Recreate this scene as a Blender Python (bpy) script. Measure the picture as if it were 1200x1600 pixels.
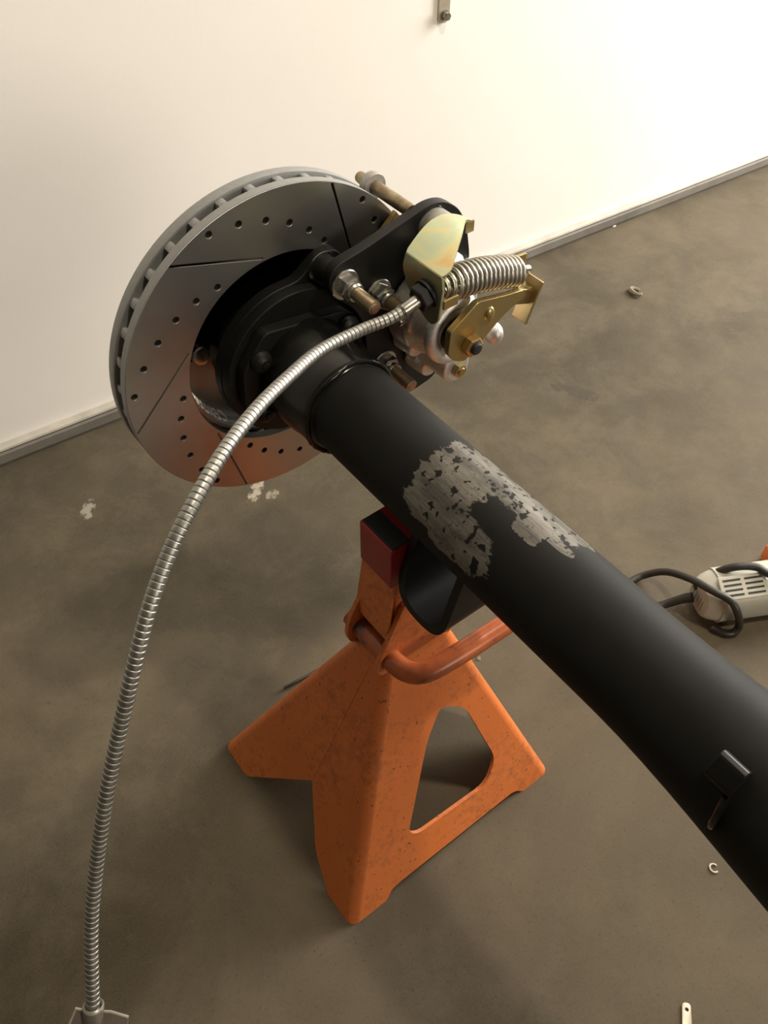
import bpy, bmesh, math, random
from mathutils import Vector, Matrix
random.seed(7)
for o in list(bpy.data.objects): bpy.data.objects.remove(o, do_unlink=True)
S = bpy.context.scene
C = S.collection
PI = math.pi

# ------------------------------------------------------------------ camera, world, lights, exposure
cam = bpy.data.cameras.new('camera'); co = bpy.data.objects.new('camera', cam); C.objects.link(co)
cam.sensor_fit = 'VERTICAL'; cam.sensor_height = 24.0; cam.lens = 24.0 * 1350 / 1600; cam.clip_start = 0.02
R_ = Vector((0.79451634, -0.60722163, 0.0050684)); U_ = Vector((0.45353778, 0.5989382, 0.65998221)); F_ = Vector((0.40379113, 0.52206793, -0.75126413))
mw = Matrix((R_, U_, -F_)).transposed().to_4x4(); mw.translation = Vector((-.3044, -.5388, .948))
co.matrix_world = mw
S.camera = co

w = bpy.data.worlds.new('world'); S.world = w; w.use_nodes = True
w.node_tree.nodes['Background'].inputs[0].default_value = (1.0, .88, .72, 1)
w.node_tree.nodes['Background'].inputs[1].default_value = .04

def area(name, loc, target, sx, sy, power, col, spread=180):
    l = bpy.data.lights.new(name, 'AREA'); l.shape = 'RECTANGLE'; l.size = sx; l.size_y = sy
    l.energy = power; l.color = col; l.spread = math.radians(spread)
    o = bpy.data.objects.new(name, l); C.objects.link(o); o.location = loc
    o.rotation_euler = (Vector(target) - Vector(loc)).to_track_quat('-Z', 'Y').to_euler()
    return o
area('doorway_daylight', (2.60, -.35, 1.25), (1.1, .45, .55), 1.0, 1.6, 88, (1, .95, .88), 150)
area('window_daylight', (.45, -3.2, 1.25), (.1, .5, .5), 1.2, 1.0, 30, (1, .90, .77))
area('ceiling_lamp', (.52, -.62, 2.45), (.15, -.1, 0), .12, .12, 23, (1, .87, .68))
S.view_settings.view_transform = 'Standard'; S.view_settings.look = 'None'
S.view_settings.gamma = 1; S.view_settings.exposure = 0.0; S.view_settings.use_curve_mapping = False

# ------------------------------------------------------------------ materials
M = {}
class NT:
    def __init__(s, name):
        s.m = bpy.data.materials.new(name); s.m.use_nodes = True; s.t = s.m.node_tree; s.b = s.t.nodes['Principled BSDF']; M[name] = s.m
    def n(s, typ, **kw):
        nd = s.t.nodes.new(typ)
        for k, v in kw.items():
            if k in nd.bl_rna.properties.keys() and k not in ('inputs',): setattr(nd, k, v)
        return nd
    def l(s, a, b): s.t.links.new(a, b)
    def coord(s, kind='Object', scale=(1, 1, 1)):
        tc = s.n('ShaderNodeTexCoord'); mp = s.n('ShaderNodeMapping'); mp.inputs['Scale'].default_value = scale
        s.l(tc.outputs[kind], mp.inputs[0]); return mp.outputs[0]
    def noise(s, vec, scale, detail=4, rough=.55, dist=0):
        n = s.n('ShaderNodeTexNoise'); n.inputs['Scale'].default_value = scale; n.inputs['Detail'].default_value = detail
        n.inputs['Roughness'].default_value = rough; n.inputs['Distortion'].default_value = dist
        if vec is not None: s.l(vec, n.inputs['Vector'])
        return n.outputs['Fac']
    def ramp(s, fac, stops):
        r = s.n('ShaderNodeValToRGB'); e = r.color_ramp.elements
        while len(e) < len(stops): e.new(.5)
        for i, (p, c) in enumerate(stops):
            e[i].position = p; e[i].color = c if len(c) == 4 else (*c, 1)
        s.l(fac, r.inputs[0]); return r.outputs[0]
    def mix(s, fac, a, b, mode='MIX'):
        m = s.n('ShaderNodeMix'); m.data_type = 'RGBA'; m.blend_type = mode
        for v, i in ((fac, 0), (a, 6), (b, 7)):
            if hasattr(v, 'links'): s.l(v, m.inputs[i])
            else: m.inputs[i].default_value = v if i == 0 or len(v) == 4 else (*v, 1)
        return m.outputs[2]
    def math(s, op, a, b=0.0, c=None):
        m = s.n('ShaderNodeMath'); m.operation = op
        for i, v in enumerate((a, b) if c is None else (a, b, c)):
            if hasattr(v, 'links'): s.l(v, m.inputs[i])
            else: m.inputs[i].default_value = v
        return m.outputs[0]
    def bump(s, h, strength=.2, dist=.001):
        b = s.n('ShaderNodeBump'); b.inputs['Strength'].default_value = strength; b.inputs['Distance'].default_value = dist
        s.l(h, b.inputs['Height']); s.l(b.outputs[0], s.b.inputs['Normal'])
    def set(s, **kw):
        for k, v in kw.items():
            i = s.b.inputs[k.replace('_', ' ')]
            if hasattr(v, 'links'): s.l(v, i)
            else: i.default_value = (*v, 1) if isinstance(v, tuple) and len(v) == 3 else v

def simple(name, col, rough=.5, metal=0., var=.12, scale=60, bump=.0, spec=.5):
    t = NT(name); v = t.coord()
    n = t.noise(v, scale, 5, .6)
    a = tuple(max(0, c * (1 - var)) for c in col); b = tuple(min(1, c * (1 + var)) for c in col)
    t.set(Base_Color=t.ramp(n, [(.3, a), (.7, b)]), Metallic=metal)
    n2 = t.noise(v, scale * .4, 4)
    t.set(Roughness=t.math('MULTIPLY_ADD', n2, .2, rough - .1)); t.b.inputs['Specular IOR Level'].default_value = spec
    if bump: t.bump(t.noise(v, scale * 4, 3), bump, .0006)
    return t

simple('black_paint', (.0065, .0065, .006), .46, bump=.06, scale=40, spec=.32)
simple('gloss_black', (.006, .006, .0055), .22, scale=25)
simple('rubber_black', (.010, .010, .010), .62)
simple('zinc', (.62, .61, .57), .28, 1, var=.18, scale=120)
simple('steel', (.42, .40, .36), .33, 1, var=.25, scale=150)
simple('conduit_steel', (.37, .365, .34), .47, 1, var=.10, scale=300)
simple('spring_steel', (.50, .475, .42), .36, 1, var=.15, scale=200)
simple('cast_aluminium', (.74, .73, .71), .46, .92, var=.12, scale=260, bump=.5)
simple('grey_cast', (.40, .385, .36), .55, .6, var=.12, scale=300, bump=.4)
simple('rim_coating', (.30, .305, .30), .5, .35, var=.06, scale=200)
simple('vane_cast', (.33, .33, .335), .55, .3, var=.25, scale=300, bump=.5)
simple('bare_steel_face', (.36, .33, .295), .36, .9, var=.08, scale=30)
simple('hole_dark', (.15, .14, .125), .5, .4)
simple('letter_glint', (.93, .92, .88), .35, .1)  # near-white: the glint on the cast letters is put into the colour
simple('hat_cast', (.48, .475, .45), .45, .1, var=.1, scale=200, bump=.3)
simple('red_paint', (.30, .016, .015), .42, var=.15, scale=30)
simple('tool_white', (.47, .455, .385), .45, var=.05, scale=20)
simple('tool_grey', (.26, .25, .21), .5, var=.08, scale=20)
simple('cord_rubber', (.022, .021, .018), .45)
simple('strip_steel', (.58, .53, .42), .4, .7, var=.1)
simple('orange_plastic', (.75, .19, .05), .5)
simple('chip_white', (.62, .58, .50), .8)
simple('chip_tan', (.20, .165, .115), .85)
simple('rust_tip', (.36, .19, .13), .6, .3)
simple('seal_grey', (.15, .138, .115), .7, var=.25, scale=14)
simple('retainer', (.50, .47, .41), .5, .2, var=.2, scale=14)
simple('bracket_clear', (.20, .17, .15), .35, .3, var=.3, scale=40)
simple('bracket_edge', (.55, .52, .45), .4, .6)

# yellow zinc-chromate plating with an iridescent cast
t = NT('gold_zinc'); v = t.coord(); n = t.noise(v, 24, 3, .5, .6)
t.set(Base_Color=t.ramp(n, [(.30, (.42, .26, .10)), (.46, (.48, .34, .135)), (.55, (.40, .34, .16)), (.66, (.46, .32, .15))]), Metallic=.9, Roughness=.36)
t = NT('pale_gold'); v = t.coord(); n = t.noise(v, 30, 3, .5, .8)
t.set(Base_Color=t.ramp(n, [(.34, (.66, .46, .22)), (.46, (.66, .60, .32)), (.54, (.52, .60, .42)), (.66, (.64, .50, .26))]), Metallic=.85, Roughness=.34)
t = NT('worn_gold'); v = t.coord(); n = t.noise(v, 90, 5, .6)
t.set(Base_Color=t.ramp(n, [(.35, (.23, .165, .10)), (.6, (.38, .31, .20))]), Metallic=.75, Roughness=.42)

# polished rotor face: turned steel
t = NT('rotor_face'); v = t.coord()
n = t.noise(v, 16, 4, .6)
t.set(Base_Color=t.ramp(n, [(.3, (.37, .37, .35)), (.7, (.43, .43, .405))]), Metallic=.95, Roughness=.34)
t.b.inputs['Anisotropic'].default_value = .6
tg = t.n('ShaderNodeTangent'); tg.direction_type = 'RADIAL'; tg.axis = 'Y'; t.l(tg.outputs[0], t.b.inputs['Tangent'])

# orange stand paint with grime
t = NT('orange_paint'); v = t.coord()
n1 = t.noise(v, 11, 5, .62); n2 = t.noise(v, 95, 4, .7); n3 = t.noise(v, 240, 2, .6)
base = t.ramp(t.noise(v, 6, 3), [(.3, (.58, .150, .034)), (.7, (.70, .195, .048))])
g1 = t.ramp(t.math('MULTIPLY', n1, n2), [(.25, (0, 0, 0)), (.43, (1, 1, 1))])
sp = t.ramp(n3, [(.64, (0, 0, 0)), (.72, (1, 1, 1))])
c1 = t.mix(t.math('MULTIPLY', g1, .45), base, (.055, .035, .022))
t.set(Base_Color=t.mix(t.math('MULTIPLY', sp, .75), c1, (.05, .028, .02)), Roughness=t.math('MULTIPLY_ADD', g1, .25, .42)); t.bump(n2, .06, .0006)
t = NT('orange_rod'); v = t.coord(); n1 = t.noise(v, 30, 5, .7)
t.set(Base_Color=t.ramp(n1, [(.36, (.075, .04, .028)), (.46, (.40, .10, .035)), (.7, (.52, .14, .045))]), Roughness=.28)

simple('wall_darkened', (.10, .085, .065), .8, var=.3, scale=3)  # unseen left wall, darkened to cut bounce light on the stand
simple('wall_far', (.36, .335, .29), .7, var=.08, scale=2)
# wall
t = NT('wall_white'); v = t.coord()
n = t.noise(v, 3, 4, .6)
t.set(Base_Color=t.ramp(n, [(.3, (.87, .845, .79)), (.7, (.90, .875, .83))]), Roughness=.55)
hb = t.noise(v, 170, 3, .6); t.bump(hb, .10, .0008)

# concrete floor with its stains
t = NT('concrete'); v = t.coord()
n1 = t.noise(v, 3.2, 6, .62, .3); n2 = t.noise(v, 17, 6, .7, .2); n3 = t.noise(v, 260, 3, .7); n4 = t.noise(v, 1.1, 3, .5)
base = t.ramp(n1, [(.36, (.050, .041, .025)), (.5, (.080, .066, .042)), (.66, (.124, .101, .066))])
base = t.mix(t.math('MULTIPLY', t.ramp(n2, [(.42, (1, 1, 1)), (.55, (0, 0, 0))]), .35), base, (.052, .044, .031))
base = t.mix(t.math('MULTIPLY', t.ramp(t.noise(v, 9, 6, .72, .4), [(.48, (0, 0, 0)), (.68, (1, 1, 1))]), .4), base, (.150, .125, .084))
base = t.mix(t.math('MULTIPLY', t.ramp(t.noise(v, 480, 2, .6), [(.35, (0, 0, 0)), (.7, (1, 1, 1))]), .25), base, (.15, .125, .088))
base = t.mix(t.math('MULTIPLY', t.ramp(n4, [(.45, (0, 0, 0)), (.62, (1, 1, 1))]), .4), base, (.140, .108, .070))
base = t.mix(t.math('MULTIPLY', t.ramp(n3, [(.32, (1, 1, 1)), (.40, (0, 0, 0))]), .45), base, (.035, .030, .021))
sep = t.n('ShaderNodeSeparateXYZ'); t.l(v, sep.inputs[0])
def spot(cx, cy, rx, ry, ang, col, amt, nscale=60, k=1.1):
    global base
    ca, sa = math.cos(ang), math.sin(ang)
    dx = t.math('SUBTRACT', sep.outputs[0], cx); dy = t.math('SUBTRACT', sep.outputs[1], cy)
    u = t.math('ADD', t.math('MULTIPLY', dx, ca / rx), t.math('MULTIPLY', dy, sa / rx))
    q = t.math('ADD', t.math('MULTIPLY', dx, -sa / ry), t.math('MULTIPLY', dy, ca / ry))
    d = t.math('ADD', t.math('POWER', u, 2.0), t.math('POWER', q, 2.0))
    f = t.math('ADD', t.math('SUBTRACT', .75, d), t.math('MULTIPLY', t.math('SUBTRACT', t.noise(v, nscale, 4, .7), .5), k * 4))
    f = t.ramp(f, [(.0, (0, 0, 0)), (.55, (1, 1, 1))])
    lim = t.ramp(d, [(.55, (1, 1, 1)), (1.0, (0, 0, 0))])
    base = t.mix(t.math('MULTIPLY', t.math('MULTIPLY', f, lim), amt), base, col)
spot(.0798, .2707, .034, .012, .75, (.46, .41, .33), .75, 90)
spot(.094, .248, .014, .010, .3, (.44, .39, .31), .5, 120)
spot(-.137, .384, .026, .012, .9, (.44, .40, .33), .6, 110)
spot(.622, .14, .060, .020, -1.15, (.055, .046, .034), .7, 45)
spot(.60, .21, .05, .012, -.7, (.06, .05, .036), .5, 45)
spot(.90, -.02, .16, .08, .3, (.085, .07, .05), .4, 20)
spot(-.02, -.62, .10, .025, -1.1, (.04, .033, .024), .6, 40)
t.b.inputs['Specular IOR Level'].default_value = .22; t.set(Base_Color=base, Roughness=t.math('MULTIPLY_ADD', n2, .3, .55)); t.bump(t.math('ADD', n2, t.math('MULTIPLY', n3, .5)), .12, .0015)

# painted axle tube with a ground bare patch (u = angle/360, v = distance along the tube)
t = NT('tube_paint')
uv = t.n('ShaderNodeUVMap'); uv.uv_map = 'tube'; sep = t.n('ShaderNodeSeparateXYZ'); t.l(uv.outputs[0], sep.inputs[0])
oc = t.coord(scale=(1, .3, 1)); oc2 = t.coord()
ang = t.math('MULTIPLY', sep.outputs[0], 360.0); dist = sep.outputs[1]
tot = None
for a0, y0, ra, ry in ((88, .240, 52, .030), (128, .236, 42, .026), (150, .268, 27, .035), (66, .272, 26, .030), (92, .305, 14, .013), (58, .305, 27, .034), (84, .322, 6, .018)):
    e = t.math('SUBTRACT', 1.0, t.math('ADD', t.math('POWER', t.math('ABSOLUTE', t.math('DIVIDE', t.math('SUBTRACT', ang, a0), ra)), 2.6), t.math('POWER', t.math('ABSOLUTE', t.math('DIVIDE', t.math('SUBTRACT', dist, y0), ry)), 2.6)))
    tot = e if tot is None else t.math('MAXIMUM', tot, e)
nz = t.noise(oc, 130, 5, .65); nb = t.noise(oc2, 150, 2, .5)
f = t.math('ADD', tot, t.math('MULTIPLY', t.math('SUBTRACT', nz, .5), 2.4))
mask = t.ramp(f, [(.02, (0, 0, 0)), (.12, (1, 1, 1))])
fleck = t.ramp(nb, [(.37, (0, 0, 0)), (.40, (1, 1, 1))])
fleck = t.math('MULTIPLY', fleck, t.ramp(t.noise(oc2, 330, 2, .5), [(.30, (.4, .4, .4)), (.38, (1, 1, 1))]))
mask = t.math('MULTIPLY', t.math('MULTIPLY', mask, fleck), t.ramp(t.noise(oc, 55, 4, .6), [(.35, (.45, .45, .45)), (.55, (1, 1, 1))]))
streak = t.noise(t.coord(scale=(1, .08, 1)), 700, 3, .6)
bare = t.ramp(streak, [(.3, (.125, .116, .10)), (.7, (.225, .21, .185))])
blk = t.ramp(t.noise(oc2, 30, 4), [(.3, (.0065, .0065, .006)), (.7, (.0095, .0094, .0088))])
t.set(Base_Color=t.mix(mask, blk, bare), Metallic=t.math('MULTIPLY', mask, .45), Roughness=t.math('MULTIPLY_ADD', mask, -.12, .62)); t.bump(t.math('ADD', t.math('MULTIPLY', mask, -.6), t.math('MULTIPLY', t.noise(oc2, 300, 3), .15)), .3, .0005)
t.b.inputs['Specular IOR Level'].default_value = .2

# ------------------------------------------------------------------ mesh helpers
class G:
    """vertices and faces collected in world coordinates, linked as one object"""
    def __init__(s): s.v = []; s.f = []; s.mi = []; s.uv = None
    def add(s, vs, fs, mi=0):
        o = len(s.v); s.v += [Vector(p) for p in vs]; s.f += [tuple(i + o for i in f) for f in fs]; s.mi += [mi] * len(fs); return s
    def box(s, c, d, rot=None, mi=0, ch=0.0):
        c = Vector(c); hx, hy, hz = d[0] / 2, d[1] / 2, d[2] / 2
        if ch <= 0:
            vs = [Vector((x, y, z)) for z in (-hz, hz) for y in (-hy, hy) for x in (-hx, hx)]
            fs = [(0, 2, 3, 1), (4, 5, 7, 6), (0, 1, 5, 4), (1, 3, 7, 5), (3, 2, 6, 7), (2, 0, 4, 6)]
        else:
            bm = bmesh.new(); bmesh.ops.create_cube(bm, size=1)
            for v in bm.verts: v.co = Vector((v.co.x * d[0], v.co.y * d[1], v.co.z * d[2]))
            bmesh.ops.bevel(bm, geom=list(bm.edges), offset=ch, segments=2, profile=.5, affect='EDGES')
            bm.verts.index_update(); vs = [v.co.copy() for v in bm.verts]; fs = [tuple(v.index for v in f.verts) for f in bm.faces]; bm.free()
        if rot is not None: vs = [rot @ v for v in vs]
        return s.add([c + v for v in vs], fs, mi)
    def lathe(s, prof, org, axis, n=32, mi=0, phase=0., closed=True):
        org = Vector(org); ax = Vector(axis).normalized(); a = ax.orthogonal().normalized(); b = ax.cross(a)
        vs, fs = [], []; m = len(prof)
        for r, h in prof:
            for i in range(n):
                q = 2 * PI * i / n + phase; vs.append(org + ax * h + (a * math.cos(q) + b * math.sin(q)) * r)
        for j in range(m - 1):
            for i in range(n):
                k = (i + 1) % n; fs.append((j * n + i, j * n + k, (j + 1) * n + k, (j + 1) * n + i))
        if closed:
            fs.append(tuple(range(n - 1, -1, -1))); fs.append(tuple((m - 1) * n + i for i in range(n)))
        return s.add(vs, fs, mi)
    def ring(s, prof, org, axis, n=48, mi=0):
        """closed profile (r,h) loop revolved"""
        org = Vector(org); ax = Vector(axis).normalized(); a = ax.orthogonal().normalized(); b = ax.cross(a)
        vs, fs = [], []; m = len(prof)
        for r, h in prof:
            for i in range(n):
                q = 2 * PI * i / n; vs.append(org + ax * h + (a * math.cos(q) + b * math.sin(q)) * r)
        for j in range(m):
            j2 = (j + 1) % m
            for i in range(n):
                k = (i + 1) % n; fs.append((j * n + i, j * n + k, j2 * n + k, j2 * n + i))
        return s.add(vs, fs, mi)
    def hexn(s, org, axis, af, h, mi=0, phase=0.):
        R = af / math.sqrt(3); return s.lathe([(R * .90, 0), (R, h * .12), (R, h * .88), (R * .86, h)], org, axis, 6, mi, phase)
    def sweep(s, pts, rad, n=12, mi=0, cap=True):
        pts = [Vector(p) for p in pts]; N = len(pts); vs, fs = [], []
        up = None
        for i, p in enumerate(pts):
            tn = (pts[min(i + 1, N - 1)] - pts[max(i - 1, 0)]).normalized()
            if up is None: up = tn.orthogonal().normalized()
            up = (up - tn * up.dot(tn)).normalized(); sd = tn.cross(up)
            r = rad(i) if callable(rad) else rad
            for k in range(n):
                q = 2 * PI * k / n; vs.append(p + (up * math.cos(q) + sd * math.sin(q)) * r)
        for i in range(N - 1):
            for k in range(n):
                k2 = (k + 1) % n; fs.append((i * n + k, i * n + k2, (i + 1) * n + k2, (i + 1) * n + k))
        if cap: fs.append(tuple(range(n - 1, -1, -1))); fs.append(tuple((N - 1) * n + k for k in range(n)))
        return s.add(vs, fs, mi)
    def ell(s, c, d, n=20, m=12, mi=0):
        prof = [(max(1e-5, math.sin(PI * i / m)), -math.cos(PI * i / m)) for i in range(m + 1)]
        o = len(s.v); s.lathe(prof, (0, 0, 0), (0, 0, 1), n, mi)
        for v in s.v[o:]: v.x = v.x * d[0] + c[0]; v.y = v.y * d[1] + c[1]; v.z = v.z * d[2] + c[2]
        return s
    def plate(s, loops, half, fmap, bev=0.0, mi=0):
        """filled 2D outline with holes, given thickness, mapped into the world by fmap(a,b,c)"""
        cu = bpy.data.curves.new('t', 'CURVE'); cu.dimensions = '2D'; cu.fill_mode = 'BOTH'; cu.extrude = half - bev
        if bev: cu.bevel_depth = bev; cu.bevel_resolution = 1; cu.offset = -bev
        for lp in loops:
            sp = cu.splines.new('POLY'); sp.points.add(len(lp) - 1); sp.use_cyclic_u = True
            for p, q in zip(sp.points, lp): p.co = (q[0], q[1], 0, 1)
        o = bpy.data.objects.new('t', cu); C.objects.link(o)
        dg = bpy.context.evaluated_depsgraph_get(); me = bpy.data.meshes.new_from_object(o.evaluated_get(dg))
        s.add([fmap(*v.co) for v in me.vertices], [tuple(p.vertices) for p in me.polygons], mi)
        bpy.data.objects.remove(o); bpy.data.curves.remove(cu); bpy.data.meshes.remove(me)
        return s

def chaikin(p, it=2):
    for _ in range(it):
        q = []
        for i in range(len(p)):
            a, b = p[i], p[(i + 1) % len(p)]
            q += [tuple(a[k] * .75 + b[k] * .25 for k in range(2)), tuple(a[k] * .25 + b[k] * .75 for k in range(2))]
        p = q
    return p
def rounded(p, r, seg=5):
    """polygon with each corner rounded by radius-like distance r (number or list)"""
    out = []; n = len(p)
    for i in range(n):
        a, b, c = Vector(p[i - 1]), Vector(p[i]), Vector(p[(i + 1) % n]); ri = r[i] if isinstance(r, (list, tuple)) else r
        if ri <= 0: out.append(tuple(b)); continue
        d1 = min(ri, (a - b).length * .49); d2 = min(ri, (c - b).length * .49)
        s1 = b + (a - b).normalized() * d1; s2 = b + (c - b).normalized() * d2
        for k in range(seg + 1):
            u = k / seg; out.append(tuple(s1 * (1 - u) ** 2 + b * 2 * u * (1 - u) + s2 * u * u))
    return out
def circle(cx, cy, r, n=32): return [(cx + r * math.cos(2 * PI * i / n), cy + r * math.sin(2 * PI * i / n)) for i in range(n)]
def catmull(pts, per=10):
    P = [Vector(p) for p in pts]; P = [P[0] * 2 - P[1]] + P + [P[-1] * 2 - P[-2]]; out = []
    for i in range(1, len(P) - 2):
        for k in range(per):
            u = k / per; a, b, c, d = P[i - 1:i + 3]
            out.append(.5 * ((2 * b) + (c - a) * u + (2 * a - 5 * b + 4 * c - d) * u * u + (3 * b - a - 3 * c + d) * u ** 3))
    out.append(P[-2]); return out
def resample(pts, step):
    out = [pts[0].copy()]; acc = 0
    for a, b in zip(pts, pts[1:]):
        L = (b - a).length; pos = step - acc
        while pos <= L: out.append(a.lerp(b, pos / L)); pos += step
        acc = (acc + L) % step
    return out
ORG = {}
def thing(name, loc, label, cat, group=None):
    o = bpy.data.objects.new(name, None); C.objects.link(o); o.location = loc; o.empty_display_size = .05
    o['label'] = label; o['category'] = cat
    if group: o['group'] = group
    ORG[o.name] = Vector(loc); return o
def link(name, g, mats, parent=None, smooth=18, label=None, org=None):
    if parent is not None: base = ORG[parent.name]
    else: base = Vector(org) if org else Vector((0, 0, 0))
    me = bpy.data.meshes.new(name); me.from_pydata([v - base for v in g.v], [], g.f); me.validate(); me.update()
    bm = bmesh.new(); bm.from_mesh(me); bmesh.ops.remove_doubles(bm, verts=list(bm.verts), dist=1e-6)
    bmesh.ops.recalc_face_normals(bm, faces=list(bm.faces)); bm.to_mesh(me); bm.free()
    for m in (mats if isinstance(mats, (list, tuple)) else [mats]): me.materials.append(M[m])
    if len(me.polygons) == len(g.mi):
        me.polygons.foreach_set('material_index', g.mi)
    if smooth:
        me.shade_smooth()
        try: me.set_sharp_from_angle(angle=math.radians(smooth))
        except Exception: pass
    o = bpy.data.objects.new(name, me); C.objects.link(o)
    if parent is not None: o.parent = parent
    else: o.location = base
    ORG[o.name] = base
    if label: o['label'] = label
    return o
def struct(o): o['kind'] = 'structure'; return o
def tag(o, label, cat, group=None):
    o['label'] = label; o['category'] = cat
    if group: o['group'] = group
    return o
def copyof(o, parent, loc=None, rot=None):
    c = o.copy(); C.objects.link(c); c.parent = parent
    if loc is not None: c.location = loc
    if rot is not None: c.rotation_euler = rot
    ORG[c.name] = ORG[o.name]; return c
def remesh(g, voxel, smooth_it, mat, name, parent, label=None):
    me = bpy.data.meshes.new('t'); me.from_pydata(g.v, [], g.f); me.update()
    bm = bmesh.new(); bm.from_mesh(me); bmesh.ops.recalc_face_normals(bm, faces=list(bm.faces)); bm.to_mesh(me); bm.free()
    o = bpy.data.objects.new('t', me); C.objects.link(o)
    r = o.modifiers.new('r', 'REMESH'); r.mode = 'VOXEL'; r.voxel_size = voxel
    if smooth_it: sm = o.modifiers.new('s', 'SMOOTH'); sm.factor = .5; sm.iterations = smooth_it
    dg = bpy.context.evaluated_depsgraph_get(); m2 = bpy.data.meshes.new_from_object(o.evaluated_get(dg))
    q = G(); q.add([v.co.copy() for v in m2.vertices], [tuple(p.vertices) for p in m2.polygons])
    bpy.data.objects.remove(o)
    return link(name, q, mat, parent, 180, label)
ZC = .468
def XZ(y): return lambda a, b, c: (a, y + c, ZC + b)     # plate facing along the axle
NY = (0, -1, 0)

# ------------------------------------------------------------------ the setting
wd = Vector((.99754445, -.07003622, 0)); wn = Vector((.07003622, .99754445, 0)); W0 = Vector((-.201, .5605, 0))
def wp(s, out, z): return W0 + wd * s - wn * out + Vector((0, 0, z))
g = G(); g.box((1, -1.2, -.05), (9, 8, .1)); struct(link('floor', g, 'concrete', smooth=0))
def wallbox(s0, s1, o0, o1, z0, z1, g=None, mi=0):
    g = g or G()
    vs = [wp(s, o, z) for z in (z0, z1) for o in (o0, o1) for s in (s0, s1)]
    return g.add(vs, [(0, 2, 3, 1), (4, 5, 7, 6), (0, 1, 5, 4), (1, 3, 7, 5), (3, 2, 6, 7), (2, 0, 4, 6)], mi)
struct(link('wall_back', wallbox(-2.4, 4.6, -.10, 0, .004, 2.655), 'wall_white', smooth=0))
g = G()
prof = [(0, .0005), (.014, .0005), (.016, .006), (.0150, .020), (.012, .0225), (0, .0225)]
def strip(prof, name, mat):
    g = G(); n = len(prof); vs = [wp(s, o + .0006, z) for s in (-2.38, 4.6) for o, z in prof]
    fs = [(i, (i + 1) % n, n + (i + 1) % n, n + i) for i in range(n)] + [tuple(range(n)), tuple(range(2 * n - 1, n - 1, -1))]
    g.add(vs, fs); return struct(link(name, g, mat, smooth=20))
strip(prof, 'baseboard_back', 'seal_grey')
strip([(0, .0232), (.011, .0232), (.0125, .0255), (.0115, .0285), (.004, .030), (0, .030)], 'trim_1', 'retainer')

g = G(); g.box((.9, -3.35, 1.33), (7.2, .1, 2.66)); struct(link('wall_front', g, 'wall_far', smooth=0))
g = G(); g.box((-2.65, -1.35, 1.33), (.1, 4.1, 2.66)); struct(link('wall_left', g, 'wall_darkened', smooth=0))
g = G(); g.box((.9, -1.35, 2.70), (7.2, 4.3, .08)); struct(link('ceiling', g, 'wall_far', smooth=0))

# ------------------------------------------------------------------ axle housing
ax = thing('axle_housing', (0, -.25, 0), 'long black painted axle tube with a ground bare-metal patch, lying on the jack stand', 'axle')
TZ = ZC + .004
def tube_obj():
    g = G(); secs = []
    ys = [-.078, -.09, -.12, -.16, -.2, -.24, -.28, -.32, -.36, -.39, -.41, -.43, -.45, -.47, -.49, -.51, -.53, -.56, -.6, -.66, -.74, -.84, -.95]
    n = 96; vs = []; fs = []
    for y in ys:
        k = max(0., (-y - .405)); e = min(1., k / .24); e = e * e * (3 - 2 * e)
        rx = .0393 + .016 * e; rzd = .0393 + .026 * e; rzu = .0393 + .010 * e
        for i in range(n):
            a = 2 * PI * i / n; c, s_ = math.cos(a), math.sin(a)
            vs.append((rx * c, y, TZ + (rzu if s_ > 0 else rzd) * s_))
    m = len(ys)
    for j in range(m - 1):
        for i in range(n):
            k = (i + 1) % n; fs.append((j * n + i, j * n + k, (j + 1) * n + k, (j + 1) * n + i))
    fs += [tuple(range(n)), tuple((m - 1) * n + i for i in range(n))]
    g.add(vs, fs)
    o = link('tube', g, 'tube_paint', ax, 35)
    me = o.data; uvl = me.uv_layers.new(name='tube'); base = ORG['axle_housing']
    for p in me.polygons:
        us = []
        for li in p.loop_indices:
            c = me.vertices[me.loops[li].vertex_index].co + base
            us.append([(math.atan2(c.z - TZ, c.x) / (2 * PI)) % 1.0, -c.y])
        if max(u[0] for u in us) - min(u[0] for u in us) > .5:
            for u in us:
                if u[0] < .5: u[0] += 1
        for li, u in zip(p.loop_indices, us): uvl.data[li].uv = u
    return o
tube_obj()
# bearing end cup and the weld bead
g = G(); g.lathe([(.0395, .028), (.0455, .0285), (.0470, .034), (.0470, .052), (.0460, .070), (.0445, .079), (.0440, .094), (.0425, .099), (.0388, .104)], (0, 0, TZ - .002), NY, 64)
link('end_cup', g, 'gloss_black', ax, 40)
g = G(); bead = []
for i in range(97):
    q = 2 * PI * i / 96; r = .0432 + .0003 * math.sin(i * 2.1)
    bead.append((r * math.cos(q), -.0985 + .0010 * math.sin(i * .37), TZ - .002 + r * math.sin(q)))
g.sweep(bead, lambda i: .0021 + .0002 * math.sin(i * 2.9), 10); link('weld_bead', g, 'gloss_black', ax, 60)
fl = rounded([(-.0365, .0535), (.043, .042), (.062, .022), (.064, -.012), (.05, -.04), (.03, -.055), (-.03, -.055), (-.05, -.04), (-.062, -.012), (-.06, .024)], .006, 3)
g = G(); g.plate([fl], .006, XZ(-.028), .0008); link('end_flange', g, 'black_paint', ax)
bolt_g = G(); bolt_g.lathe([(.0095, 0), (.0098, .003), (.0085, .0068), (.0055, .0092), (.0045, .0096)], (0, -.034, ZC), NY, 24)
bolt_g.hexn((0, -.0431, ZC), NY, .0055, .0022, 0)
first = None
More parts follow.
